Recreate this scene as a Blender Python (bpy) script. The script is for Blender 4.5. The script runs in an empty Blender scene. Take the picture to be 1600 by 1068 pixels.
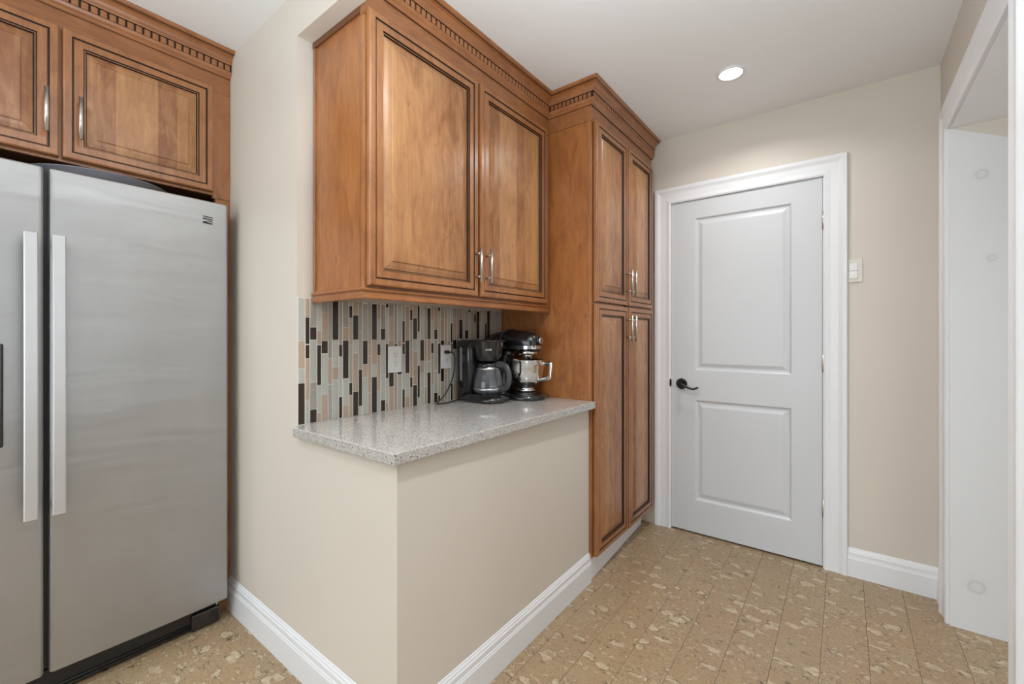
import bpy, math, random
from mathutils import Vector, Matrix
random.seed(7)
S = bpy.context.scene
COL = S.collection
PI = math.pi

# ------------------------------------------------------------------ camera
H = 1.2063
cd = bpy.data.cameras.new('camera'); cam = bpy.data.objects.new('camera', cd); COL.objects.link(cam)
cam.location = (0, 0, H); cam.rotation_euler = (PI/2, 0, 0.656)
cd.sensor_width = 36; cd.lens = 675/1600*36; cd.shift_y = -10/1600; cd.clip_start = .02
S.camera = cam

# ------------------------------------------------------------------ world, lamps, exposure
w = bpy.data.worlds.new('world'); S.world = w; w.use_nodes = True
w.node_tree.nodes['Background'].inputs[0].default_value = (.80, .88, 1, 1)
w.node_tree.nodes['Background'].inputs[1].default_value = 1.0
S.view_settings.view_transform = 'Standard'; S.view_settings.look = 'None'
S.view_settings.gamma = 1; S.view_settings.use_curve_mapping = False
S.view_settings.exposure = 0.50

def area(name, loc, rot, sx, sy, power, color, shape='RECTANGLE', spread=PI):
    l = bpy.data.lights.new(name, 'AREA'); l.shape = shape; l.size = sx; l.size_y = sy
    l.energy = power; l.color = color; l.spread = spread
    o = bpy.data.objects.new(name, l); COL.objects.link(o); o.location = loc; o.rotation_euler = rot
    return o
WARM = (1, .985, .965)
for i, (x, y, p) in enumerate([(-.425, 2.244, 3.3), (-.425, .85, 6.2), (-1.35, -.25, 3.5), (-.5, -.9, 3), (-2.2, -1.3, 4), (-.9, -2.2, 4), (1.5, .6, 2)]):  # last entry is an unseen lamp added to brighten the side room
    area('ceiling_lamp', (x, y, 2.425), (0, 0, 0), .09, .09, p, WARM, 'DISK', 2.6)
area('end_wall_fill', (-1.3, -3.12, 1.1), (PI/2, 0, 0), 2.6, 2.0, 32, (.80, .91, 1))  # unseen source added to brighten room and ceiling, no door built here
area('side_room_fill', (2.35, .5, 1.3), (PI/2, 0, PI/2), 3.4, 1.6, 18, (.80, .91, 1))  # unseen area light added to fill surfaces facing right, no window built
# added fill lamps out of view, aimed up to bounce off the ceiling
area('bounce_fill', (-.22, .36, 1.72), (PI, 0, 0), .35, .35, 19.5, (.83, .93, 1), 'DISK')
area('bounce_fill', (-1.30, -1.3, 1.70), (PI, 0, 0), 0.35, .35, 18, (.83, .93, 1), 'DISK')

# ------------------------------------------------------------------ materials
def mat(name):
    m = bpy.data.materials.new(name); m.use_nodes = True
    return m, m.node_tree, m.node_tree.nodes['Principled BSDF']
def setp(b, **k):
    for n, v in k.items():
        n = n.replace('_', ' ')
        if isinstance(v, tuple) and len(v) == 3: v = (*v, 1)
        b.inputs[n].default_value = v
def srgb(r, g, b):
    f = lambda c: (c/255/12.92 if c/255 <= .04045 else ((c/255+.055)/1.055)**2.4)
    return (f(r), f(g), f(b))
class N:
    def __init__(s, t): s.t = t
    def n(s, ty, **k):
        o = s.t.nodes.new(ty)
        for a, v in k.items(): setattr(o, a, v)
        return o
    def l(s, a, b): s.t.links.new(a, b)
    def coord(s, scale=(1, 1, 1), kind='Object', rot=(0, 0, 0), addrand=False):
        tc = s.n('ShaderNodeTexCoord'); mp = s.n('ShaderNodeMapping')
        mp.inputs['Scale'].default_value = scale; mp.inputs['Rotation'].default_value = rot
        s.l(tc.outputs[kind], mp.inputs['Vector'])
        if addrand:
            oi = s.n('ShaderNodeObjectInfo'); mu = s.n('ShaderNodeVectorMath', operation='SCALE'); mu.inputs[0].default_value = (37, 91, 13)
            s.l(oi.outputs['Random'], mu.inputs['Scale']); s.l(mu.outputs[0], mp.inputs['Location'])
        return mp.outputs['Vector']
    def noise(s, v, scale, detail=4, rough=.5, dist=0):
        o = s.n('ShaderNodeTexNoise'); o.inputs['Scale'].default_value = scale; o.inputs['Detail'].default_value = detail
        o.inputs['Roughness'].default_value = rough; o.inputs['Distortion'].default_value = dist
        s.l(v, o.inputs['Vector']); return o.outputs['Fac']
    def ramp(s, f, stops, mode='LINEAR'):
        r = s.n('ShaderNodeValToRGB'); e = r.color_ramp.elements; r.color_ramp.interpolation = mode
        while len(e) < len(stops): e.new(.5)
        for i, (p, c) in enumerate(stops):
            e[i].position = p; e[i].color = (*c, 1) if isinstance(c, tuple) else (c, c, c, 1)
        s.l(f, r.inputs['Fac']); return r.outputs['Color']
    def mix(s, f, a, b, mode='MIX'):
        m = s.n('ShaderNodeMix', data_type='RGBA', blend_type=mode)
        for sock, v in ((m.inputs['Factor'], f), (m.inputs['A'], a), (m.inputs['B'], b)):
            if isinstance(v, (int, float)): sock.default_value = v
            elif isinstance(v, tuple): sock.default_value = (*v, 1)
            else: s.l(v, sock)
        return m.outputs['Result']
    def bump(s, b, h, strength=.2, dist=.001):
        o = s.n('ShaderNodeBump'); o.inputs['Strength'].default_value = strength; o.inputs['Distance'].default_value = dist
        s.l(h, o.inputs['Height']); s.l(o.outputs['Normal'], b.inputs['Normal'])
    def math(s, op, a, b=0):
        o = s.n('ShaderNodeMath', operation=op)
        for i, v in enumerate((a, b)):
            if isinstance(v, (int, float)): o.inputs[i].default_value = v
            else: s.l(v, o.inputs[i])
        return o.outputs[0]

def paint(name, col, rough=.5, bump=.06):
    m, t, b = mat(name); n = N(t); v = n.coord()
    c = n.mix(n.noise(v, 2.5, 3), tuple(x*.975 for x in col), tuple(min(1, x*1.02) for x in col))
    n.l(c, b.inputs['Base Color']); setp(b, Roughness=rough); n.bump(b, n.noise(v, 350, 2), bump, .0006)
    return m
def plain(name, col, rough=.4, metal=0., coat=0., bumpy=0, bscale=60):
    m, t, b = mat(name); n = N(t); v = n.coord()
    c = n.mix(n.noise(v, 14, 3), tuple(x*.94 for x in col), tuple(min(1, x*1.05) for x in col))
    n.l(c, b.inputs['Base Color']); setp(b, Roughness=rough, Metallic=metal, Coat_Weight=coat)
    if bumpy: n.bump(b, n.noise(v, bscale, 3), bumpy, .001)
    return m
WALLC = (.67, .615, .545)
M = {}
M['wall'] = paint('cream_wall_paint', WALLC, .48)
M['ceiling'] = paint('ceiling_paint', (.87, .88, .885), .8)
M['white'] = paint('white_trim_paint', (.80, .815, .84), .32, .02)
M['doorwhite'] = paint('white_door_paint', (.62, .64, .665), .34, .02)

def wood(name, grain='z', boards=0, dark=(.225, .088, .032), lite=(.40, .185, .078), rough=.36):
    m, t, b = mat(name); n = N(t)
    G = lambda a, g: {'z': (a, a, g), 'y': (a, g, a), 'x': (g, a, a)}[grain]
    vo = n.coord(); fine = n.noise(n.coord(G(9, .8)), 9, 6, .6, .6)
    mid = n.noise(n.coord(G(3, 1.1)), 4.5, 5, .65, 1.6)
    big = n.noise(n.coord(G(2, 1.3)), 1.6, 4, .6, .8)
    f = n.math('ADD', n.math('MULTIPLY', fine, .30), n.math('ADD', n.math('MULTIPLY', mid, .55), n.math('MULTIPLY', big, .30)))
    if boards:
        sep = n.n('ShaderNodeSeparateXYZ'); n.l(vo, sep.inputs[0])
        fl = n.math('FLOOR', n.math('DIVIDE', sep.outputs['Y'], boards))
        wn = n.n('ShaderNodeTexWhiteNoise', noise_dimensions='1D'); n.l(fl, wn.inputs['W'])
        f = n.math('ADD', f, n.math('MULTIPLY', n.math('SUBTRACT', wn.outputs['Value'], .5), .20))
    c = n.ramp(f, [(.40, dark), (.58, tuple((a+c_)/2*1.03 for a, c_ in zip(dark, lite))), (.76, lite)])
    k = n.ramp(n.noise(n.coord(G(1, .35)), 26, 3, .7, 1.5), [(.68, 0.), (.76, 1.)])
    c = n.mix(n.math('MULTIPLY', k, .55), c, tuple(x*.35 for x in dark))
    n.l(c, b.inputs['Base Color']); setp(b, Roughness=rough, Coat_Weight=.35, Coat_Roughness=.22)
    n.bump(b, fine, .05, .0008)
    return m
M['wood_v'] = wood('stained_maple_vertical', dark=(.24, .085, .026), lite=(.44, .19, .070))
M['wood_panel'] = wood('stained_maple_boards', 'z', .062, (.25, .092, .030), (.52, .265, .110))
M['wood_h'] = wood('stained_maple_horizontal', 'y', dark=(.22, .072, .021), lite=(.40, .165, .058))
M['wood_x'] = wood('stained_maple_cross', 'x')
M['veneer'] = wood('stained_maple_veneer', 'z', 0, (.24, .073, .017), (.45, .18, .053))
M['glaze_shade'] = plain('brown_glaze_and_shadow_lines', (.022, .010, .005), .45)  # door grooves are really glazed; on the crown it also paints shadow lines
M['wooddark'] = plain('dark_raw_wood', (.16, .06, .022), .6)  # even dark brown for the top strip and fridge cabinet box
M['black'] = plain('black_plastic', (.012, .012, .013), .18, 0, .5)
M['blackmatte'] = plain('black_matte_plastic', (.016, .015, .015), .45)
M['gap_shade'] = plain('painted_gap_shade', (.03, .022, .018), .8)  # near-black backing that paints in the shade behind door and fridge gaps
M['bronze'] = plain('oil_rubbed_bronze', (.010, .009, .009), .3, .3)
M['nickel'] = plain('brushed_nickel', (.60, .58, .55), .3, 1)
M['chrome'] = plain('polished_steel', (.78, .77, .75), .1, 1)
M['silver'] = plain('satin_silver', (.62, .62, .63), .28, 1)
M['handle'] = plain('grey_metal_handle', (.54, .54, .55), .36, .5)
M['plate'] = plain('white_outlet_plastic', (.82, .82, .82), .3)
M['slot'] = plain('outlet_slot_dark', (.03, .03, .03), .5)
M['almond'] = plain('ivory_switch_plastic', (.72, .69, .62), .35)
M['gray'] = plain('smoke_grey_plastic', (.23, .23, .26), .4)
M['handlegray'] = plain('charcoal_plastic', (.05, .05, .053), .38)
M['tray'] = plain('dark_grey_enamel', (.22, .22, .25), .35)
M['grout'] = paint('light_grout', (.72, .69, .61), .8, .3)

def steel():
    m, t, b = mat('brushed_stainless'); n = N(t)
    streak = n.noise(n.coord((4, 1.2, 160)), 5, 3, .6)
    cloud = n.noise(n.coord((2, 3, 1.2)), 2.2, 5, .6)
    c = n.mix(cloud, (.37, .373, .375), (.46, .46, .46)); n.l(c, b.inputs['Base Color'])
    setp(b, Metallic=.88, Anisotropic=.5, Coat_Weight=.35, Coat_Roughness=.10)
    r = n.math('ADD', n.math('MULTIPLY', streak, .12), n.math('ADD', n.math('MULTIPLY', cloud, .14), .33)); n.l(r, b.inputs['Roughness'])
    wave = n.noise(n.coord((1, 1.1, 5.5)), 1.7, 2, .5, .5)
    n.bump(b, wave, .38, .010)
    return m
M['steel'] = steel()

def quartz():
    m, t, b = mat('speckled_quartz'); n = N(t); v = n.coord()
    base = n.mix(n.noise(v, 110, 4, .7), (.40, .385, .365), (.56, .55, .53))
    vo = n.n('ShaderNodeTexVoronoi'); vo.inputs['Scale'].default_value = 300; n.l(v, vo.inputs['Vector'])
    sep = n.n('ShaderNodeSeparateColor'); n.l(vo.outputs['Color'], sep.inputs[0])
    c = n.mix(n.ramp(sep.outputs['Red'], [(.80, 0.), (.82, .5)]), base, (.62, .62, .61))
    c = n.mix(n.ramp(sep.outputs['Green'], [(.80, 0.), (.82, .6)]), c, (.22, .16, .12))
    v2 = n.n('ShaderNodeTexVoronoi'); v2.inputs['Scale'].default_value = 150; n.l(v, v2.inputs['Vector'])
    s2 = n.n('ShaderNodeSeparateColor'); n.l(v2.outputs['Color'], s2.inputs[0])
    near = n.ramp(v2.outputs['Distance'], [(.25, 1.), (.40, 0.)])
    c = n.mix(n.math('MULTIPLY', near, n.ramp(s2.outputs['Blue'], [(.88, 0.), (.89, .9)])), c, (.06, .045, .038))
    n.l(c, b.inputs['Base Color']); setp(b, Roughness=.12, Coat_Weight=.3)
    return m
M['quartz'] = quartz()

def cork():
    m, t, b = mat('cork_plank'); n = N(t)
    v = n.coord((1, 1, 1), addrand=True)
    def warp(sc, amt):
        wob = n.n('ShaderNodeTexNoise'); wob.inputs['Scale'].default_value = sc; wob.inputs['Detail'].default_value = 4; n.l(v, wob.inputs['Vector'])
        ad = n.n('ShaderNodeVectorMath', operation='MULTIPLY_ADD'); n.l(wob.outputs['Color'], ad.inputs[0]); ad.inputs[1].default_value = (amt, amt, 0); n.l(v, ad.inputs[2]); return ad.outputs[0]
    def vor(src, scale, rot):
        mp = n.n('ShaderNodeMapping'); n.l(src, mp.inputs['Vector']); mp.inputs['Scale'].default_value = scale; mp.inputs['Rotation'].default_value = (0, 0, rot)
        vo = n.n('ShaderNodeTexVoronoi'); vo.inputs['Scale'].default_value = 1.; n.l(mp.outputs[0], vo.inputs['Vector'])
        sep = n.n('ShaderNodeSeparateColor'); n.l(vo.outputs['Color'], sep.inputs[0]); return vo.outputs['Distance'], sep, mp.outputs[0]
    w1 = warp(22, .055); w2 = warp(45, .03)
    g = n.noise(v, 330, 3, .8); g2 = n.noise(v, 60, 5, .7, .8); tone = n.noise(v, 6, 4, .6)
    base = n.ramp(g, [(.34, (.13, .075, .036)), (.48, (.36, .26, .15)), (.66, (.56, .44, .28))])
    base = n.mix(n.ramp(tone, [(.38, 0.), (.62, .8)]), base, n.mix(.55, base, (.37, .225, .125)))
    base = n.mix(n.math('MULTIPLY', n.ramp(g2, [(.50, 0.), (.64, 1.)]), .35), base, (.22, .14, .075))
    c = base
    for src, sc, rot, thr, hi in ((w2, (34, 60, 1), .25, .62, (.60, .47, .31)), (w1, (12, 25, 1), .32, .53, (.66, .53, .36))):
        d, sep, mv = vor(src, sc, rot)
        inside = n.ramp(d, [(.34, 1.), (.44, 0.)]); sel = n.ramp(sep.outputs['Red'], [(thr, 0.), (thr+.03, 1.)])
        fl_ = n.math('MULTIPLY', inside, sel)
        fc = n.mix(n.ramp(n.noise(mv, 4.5, 5, .8), [(.42, 0.), (.60, 1.)]), hi, tuple(x*.55 for x in hi))
        c = n.mix(n.math('MULTIPLY', fl_, .85), c, fc)
        rim = n.math('MULTIPLY', n.ramp(d, [(.33, 0.), (.40, 1.), (.47, 0.)]), sel)
        crk = n.ramp(n.noise(mv, 1.6, 4, .75, 1.), [(.44, 0.), (.54, 1.)])
        c = n.mix(n.math('MULTIPLY', n.math('MULTIPLY', rim, crk), .95), c, (.085, .045, .022))
    mp2 = n.n('ShaderNodeMapping'); n.l(w2, mp2.inputs['Vector']); mp2.inputs['Scale'].default_value = (18, 55, 1); mp2.inputs['Rotation'].default_value = (0, 0, .4)
    cr = n.ramp(n.noise(mp2.outputs[0], 1.6, 5, .75, 1.), [(.58, 0.), (.63, 1.)])
    zone = n.ramp(n.noise(v, 11, 3), [(.44, .25), (.56, 1.)])
    c = n.mix(n.math('MULTIPLY', n.math('MULTIPLY', cr, zone), .85), c, (.07, .038, .018))
    oi = n.n('ShaderNodeObjectInfo')
    c = n.mix(n.math('MULTIPLY', oi.outputs['Random'], .20), c, (.27, .175, .10))
    n.l(c, b.inputs['Base Color']); setp(b, Roughness=.42, Coat_Weight=.12)
    n.bump(b, g, .15, .0008)
    return m
M['cork'] = cork()

def glasstile(name, a, c2, rough=.12, streaky=0, relief=.25, coat=.5):
    m, t, b = mat(name); n = N(t); v = n.coord((1, 1, .5), addrand=True)
    f = n.noise(v, 55, 3, .6, 1.5)
    oi = n.n('ShaderNodeObjectInfo')
    f = n.math('ADD', n.math('MULTIPLY', f, .7), n.math('MULTIPLY', oi.outputs['Random'], .35))
    n.l(n.mix(f, a, c2), b.inputs['Base Color']); setp(b, Roughness=rough, Coat_Weight=coat, Coat_Roughness=.08)
    n.bump(b, n.noise(n.coord((1, 1, 1), rot=(.6, 0, 0)), 90 if not streaky else 140, 3, .6, 2.5), relief, .0015)
    return m
M['tG'] = glasstile('pale_green_glass_tile', (.40, .405, .365), (.56, .56, .51))
M['tT'] = glasstile('textured_grey_glass_tile', (.27, .25, .215), (.50, .47, .41), .18, 1, .9)
M['tP'] = glasstile('pink_beige_stone_tile', (.40, .29, .215), (.55, .43, .33), .25, 1, .8)
M['tD'] = glasstile('dark_brown_glass_tile', (.020, .012, .008), (.042, .024, .016), .22, 0, .1, .1)

def glass():
    m, t, b = mat('carafe_glass'); setp(b, Base_Color=(.80, .82, .86), Roughness=.03, Transmission_Weight=.93, IOR=1.45); return m
M['glass'] = glass()
def emis():
    m, t, b = mat('lit_diffuser'); setp(b, Base_Color=(1, 1, 1), Emission_Color=(1, .96, .9), Emission_Strength=14.); return m
M['lamp'] = emis()

def stained_white():
    # white painted panel with three round patched screw spots
    m, t, b = mat('white_paint_with_patches'); n = N(t); v = n.coord()
    c = (.70, .71, .72); res = None
    for (x, z, r) in ((.439, 1.858, .016), (.467, 1.517, .011), (.425, .186, .022)):
        d = n.n('ShaderNodeVectorMath', operation='DISTANCE'); n.l(v, d.inputs[0]); d.inputs[1].default_value = (x, 2.54, z)
        q = n.math('DIVIDE', n.math('ABSOLUTE', n.math('SUBTRACT', d.outputs['Value'], r)), r*.42)
        ring = n.math('MULTIPLY', n.math('MAXIMUM', n.math('SUBTRACT', 1, q), 0), .35)
        halo = n.math('MULTIPLY', n.math('MAXIMUM', n.math('SUBTRACT', 1, n.math('DIVIDE', d.outputs['Value'], r*2.6)), 0), .12)
        s_ = n.math('ADD', ring, halo); res = s_ if res is None else n.math('ADD', res, s_)
    n.l(n.mix(res, c, (.42, .41, .38)), b.inputs['Base Color']); setp(b, Roughness=.4)
    return m
M['patched'] = stained_white()

# ------------------------------------------------------------------ mesh helper
class MB:
    def __init__(s): s.v = []; s.f = []; s.m = []; s.sm = []
    def add(s, vs, fs, mi=0, smooth=False):
        o = len(s.v); s.v += [tuple(p) for p in vs]
        for f in fs: s.f.append(tuple(i+o for i in f)); s.m.append(mi); s.sm.append(smooth)
        return s
    def box(s, x0, x1, y0, y1, z0, z1, mi=0):
        vs = [(x, y, z) for x in (x0, x1) for y in (y0, y1) for z in (z0, z1)]
        return s.add(vs, [(0, 1, 3, 2), (4, 6, 7, 5), (0, 4, 5, 1), (2, 3, 7, 6), (0, 2, 6, 4), (1, 5, 7, 3)], mi)
    def rings(s, rs, closed=True, caps=True, mi=0, smooth=False):
        n = len(rs[0]); fs = []; vs = [p for r in rs for p in r]
        for i in range(len(rs)-1):
            for j in range(n if closed else n-1):
                k = (j+1) % n
                fs.append((i*n+j, i*n+k, (i+1)*n+k, (i+1)*n+j))
        s.add(vs, fs, mi, smooth)
        if caps and closed:
            o = len(s.v)-len(vs)
            s.f.append(tuple(o+j for j in range(n))[::-1]); s.m.append(mi); s.sm.append(False)
            s.f.append(tuple(o+(len(rs)-1)*n+j for j in range(n))); s.m.append(mi); s.sm.append(False)
        return s
    def sweep(s, path, normals, profile, mi=0, caps=True):
        # path: list of (x, y); normals: per-vertex mitre vector; profile: list of (p, z)
        rs = [[(px+nx*p, py+ny*p, z) for (p, z) in profile] for (px, py), (nx, ny) in zip(path, normals)]
        return s.rings(rs, True, caps, mi)
    def lathe(s, cx, cy, prof, seg=28, mi=0, sx=1, sy=1, caps=True):
        rs = [[(cx+r*sx*math.cos(2*PI*k/seg), cy+r*sy*math.sin(2*PI*k/seg), z) for k in range(seg)] for r, z in prof]
        return s.rings(rs, True, caps, mi, True)
    def tube(s, pts, r, seg=10, mi=0, closed=False, sq=1.):
        P = [Vector(p) for p in pts]; rs = []; up = None
        rr = r if isinstance(r, (list, tuple)) else [r]*len(P)
        for i, p in enumerate(P):
            a = P[i-1] if (i or closed) else P[0]; b = P[(i+1) % len(P)] if (i < len(P)-1 or closed) else P[-1]
            d = (b-a).normalized()
            if up is None:
                up = d.orthogonal().normalized() if abs(d.z) > .9 else d.cross(Vector((0, 0, 1))).normalized()
            up = (up-d*up.dot(d)).normalized(); q = d.cross(up)
            rs.append([tuple(p+up*rr[i]*math.cos(2*PI*k/seg)+q*rr[i]*sq*math.sin(2*PI*k/seg)) for k in range(seg)])
        if closed: rs.append(rs[0])
        return s.rings(rs, True, not closed, mi, True)
    def build(s, name, mats, parent=None, bevel=0, seg=2, local=False, smooth=None, subsurf=0):
        if not isinstance(mats, (list, tuple)): mats = [mats]
        off = Vector((0, 0, 0))
        if parent is not None and not local:
            q = parent
            while q is not None: off += q.location; q = q.parent
        me = bpy.data.meshes.new(name)
        me.from_pydata([tuple(Vector(p)-off) for p in s.v], [], s.f)
        for m_ in mats: me.materials.append(M[m_] if isinstance(m_, str) else m_)
        me.polygons.foreach_set('material_index', s.m); me.polygons.foreach_set('use_smooth', s.sm if smooth is None else [smooth]*len(s.f))
        me.update()
        o = bpy.data.objects.new(name, me); COL.objects.link(o)
        if parent is not None: o.parent = parent
        import bmesh
        bm = bmesh.new(); bm.from_mesh(me); bmesh.ops.remove_doubles(bm, verts=bm.verts, dist=1e-6); bmesh.ops.recalc_face_normals(bm, faces=bm.faces); bm.to_mesh(me); bm.free()
        if bevel:
            b = o.modifiers.new('bevel', 'BEVEL'); b.width = bevel; b.segments = seg; b.limit_method = 'ANGLE'; b.angle_limit = .6
        if subsurf:
            b = o.modifiers.new('sub', 'SUBSURF'); b.levels = b.render_levels = subsurf
        return o

def thing(name, label, cat, loc=(0, 0, 0), rotz=0, group=None):
    o = bpy.data.objects.new(name, None); o.empty_display_size = .05; COL.objects.link(o)
    o.location = loc; o.rotation_euler = (0, 0, rotz); o['label'] = label; o['category'] = cat
    if group: o['group'] = group
    return o
def tag(o, label, cat, group=None):
    o['label'] = label; o['category'] = cat
    if group: o['group'] = group
    return o
def struct(o): o['kind'] = 'structure'; return o
def sroot(name, loc=(0, 0, 0)):
    o = bpy.data.objects.new(name, None); o.empty_display_size = .05; COL.objects.link(o); o.location = loc; o['kind'] = 'structure'; return o

# ------------------------------------------------------------------ key dimensions (metres)
CZ = 2.445           # ceiling
P1 = .757            # front of the wall beside the fridge, carries the header
XT = -1.547          # tiled wall face
PX = -.986           # right face of the half wall
YD = 2.764           # door wall
XR = .348            # right wall
CT = .885            # counter top

# ------------------------------------------------------------------ floor
fl = sroot('floor')
sub = MB(); sub.box(-3.1, 2.5, -3.3, 3.0, -.06, -.010); sub.build('subfloor', 'blackmatte', fl)
PW = .1432; x0 = .072-PW*22
plank_mesh = {}
k = 0
for i in range(22+17):
    xa = x0+i*PW
    off = [0, .42, .81, .23, .62][i % 5]
    y = -3.2-off
    vis = xa < .6
    L = .915
    while y < 3.0:
        ya, yb = max(y, -3.2), min(y+L, 2.95)
        y += L
        if yb-ya < .02: continue
        key = (round(yb-ya, 3))
        if key not in plank_mesh:
            b = MB(); h = (yb-ya)/2-.00015; ww = PW/2-.0004
            rs = [[(-a, -c, z), (a, -c, z), (a, c, z), (-a, c, z)] for a, c, z in ((ww, h, -.010), (ww, h, -.0007), (ww-.0006, h-.0004, 0))]
            b.rings(rs); o = b.build('plank', 'cork', fl); plank_mesh[key] = o.data
        else:
            o = bpy.data.objects.new('plank', plank_mesh[key]); COL.objects.link(o); o.parent = fl
        o.location = (xa+PW/2, (ya+yb)/2, 0)
        k += 1

# ------------------------------------------------------------------ ceiling and walls
b = MB()
b.box(-3.1, 2.5, -3.3, 3.0, CZ, CZ+.1)
struct(b.build('ceiling', 'ceiling'))
# wall beside the fridge (its right end is the return that carries the tile)
b = MB(); b.box(-3.0, XT-.006, P1, P1+.12, 0, CZ); struct(b.build('wall_left', 'wall'))
b = MB(); b.box(XT-.12, XT-.006, P1+.12, 2.9, 0, CZ); struct(b.build('wall_niche', 'wall'))
# header over the niche
b = MB(); b.box(XT-.006, -.985, P1, .812, 2.28, CZ); struct(b.build('wall_header', 'wall'))
b = MB(); b.box(-3.1, -3.0, -3.3, P1+.1, 0, CZ); struct(b.build('wall_fridge_side', 'wall'))
# back wall with the door opening
DX0, DX1, DZ = -.868, -.084, 2.036
b = MB()
b.box(XT-.006, DX0, YD, 2.9, 0, CZ); b.box(DX1, 2.5, YD, 2.9, 0, CZ); b.box(DX0, DX1, YD, 2.9, DZ, CZ)
struct(b.build('wall_back', 'wall'))
b = MB(); b.box(DX0-.1, DX1+.1, 2.9, 2.95, 0, CZ); struct(b.build('wall_behind_door', 'gap_shade'))
# right wall with cased opening
JY0, JY1, JZ = 1.668, 2.545, 2.072
b = MB(); b.box(XR, .52, .85, JY0, 0, CZ); b.box(XR, .52, JY0, JY1, JZ, CZ); b.box(XR, 2.5, JY1, YD, 0, CZ)
b.box(.52, .95, JY0-.5, JY1, JZ, CZ)
struct(b.build('wall_right', 'wall'))
b = MB()   # white soffit lining over the opening
b.box(XR+.001, .95, JY0, JY1, JZ-.004, JZ); struct(b.build('trim_1', 'ceiling'))
b = MB()   # sloping white panel on the side of the opening
yb_, yf = JY1, JY1-.006
vs = [(XR, yf, 0), (1.45, yf, 0), (1.45, yf, 1.52), (XR, yf, 2.068), (XR, yb_, 0), (1.45, yb_, 0), (1.45, yb_, 1.52), (XR, yb_, 2.068)]
b.add(vs, [(0, 1, 2, 3), (4, 5, 6, 7), (0, 1, 5, 4), (1, 2, 6, 5), (2, 3, 7, 6), (3, 0, 4, 7)])
struct(b.build('trim_2', 'patched'))
b = MB(); b.box(2.4, 2.5, -3.3, 2.9, 0, CZ); struct(b.build('wall_side_room', 'wall'))
b = MB(); b.box(-3.1, 2.5, -3.3, -3.2, 0, CZ); struct(b.build('wall_kitchen_end', 'wall'))
# half wall under the counter
b = MB()
poly = [(XT-.006, P1), (PX, P1), (PX-.010, 1.9135), (PX-.12, 1.9135), (PX-.12, P1+.11), (XT-.006, P1+.11)]
b.rings([[(x, y, 0) for x, y in poly], [(x, y, CT-.0335) for x, y in poly]])
struct(b.build('wall_half_height', 'wall'))
b = MB()
poly = [(-1.55, 1.915), (-1.005, 1.915), (-1.052, YD), (-1.55, YD)]
b.rings([[(x, y, 0) for x, y in poly], [(x, y, .112) for x, y in poly]])
struct(b.build('wall_pantry_plinth', 'wall'))

# ------------------------------------------------------------------ baseboards
BB = [(0, 0), (.014, 0), (.014, .090), (.0115, .096), (.0115, .100), (.0095, .102), (.0095, .120), (.007, .124), (.006, .130), (.003, .135), (.002, .140), (0, .142)]
def miter(n1, n2):
    d = 1+n1[0]*n2[0]+n1[1]*n2[1]; return ((n1[0]+n2[0])/d, (n1[1]+n2[1])/d)
nP = (0, -1); L_ = math.hypot(.010, 1.156); nR = (1.156/L_, .010/L_)
b = MB(); b.sweep([(-2.168, P1), (PX, P1), (PX-.010, 1.913)], [nP, miter(nP, nR), nR], BB)
struct(b.build('baseboard_left', 'white'))
b = MB()
fx, fy = -.992, 1.905
b.rings([[(-1.004, 1.905, z), (-.990, 1.905, z), (-1.034, 2.700, z), (-1.054, 2.700, z)] for z in (0, .112)])
struct(b.build('baseboard_pantry', 'white', bevel=.001))
b = MB(); b.sweep([(.010, YD), (XR-.014, YD), (XR, YD-.014), (XR, 2.642)][:0] or [(.010, YD), (XR, YD), (XR, 2.642)], [(0, -1), (-1, -1), (-1, 0)], BB)
struct(b.build('baseboard_back', 'white'))
b = MB(); b.sweep([(XR, 1.53), (XR, .85)], [(-1, 0), (-1, 0)], BB)
struct(b.build('baseboard_right', 'white'))

# ------------------------------------------------------------------ casings
CAS = [(0, .0), (0, .011), (.008, .015), (.020, .013), (.030, .011), (.062, .013), (.072, .017), (.080, .021), (.096, .021), (.100, .018), (.100, 0)]
def casing(name, A, top, w, mp, only=None, scale=1.):
    # A: inner edge positions (a0, a1); mp maps (a, z, proud)->xyz; built as mitred sweep around the opening
    a0, a1 = A; mb = MB(); pr = [(q*w/.1, p) for q, p in CAS]
    rs = []
    for (a, z, da, dz) in ((a0, 0, -1, 0), (a0, top, -1, 1), (a1, top, 1, 1), (a1, 0, 1, 0)):
        rs.append([mp(a+da*q, z+dz*q, p) for q, p in pr])
    mb.rings(rs, True, True); return struct(mb.build(name, 'white'))
casing('trim_3', (DX0+.004, DX1-.002), DZ-.004, .098, lambda a, z, p: (a, YD-p, z))
casing('trim_4', (JY0-.004, JY1+.002), JZ, .104, lambda a, z, p: (XR-p, a, z))
# door jamb lining and stop
b = MB()
b.box(DX0-.001, DX0+.005, YD, 2.88, 0, DZ); b.box(DX1-.005, DX1+.001, YD, 2.88, 0, DZ); b.box(DX0, DX1, YD, 2.88, DZ-.005, DZ+.001)
struct(b.build('trim_5', 'white'))

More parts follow.
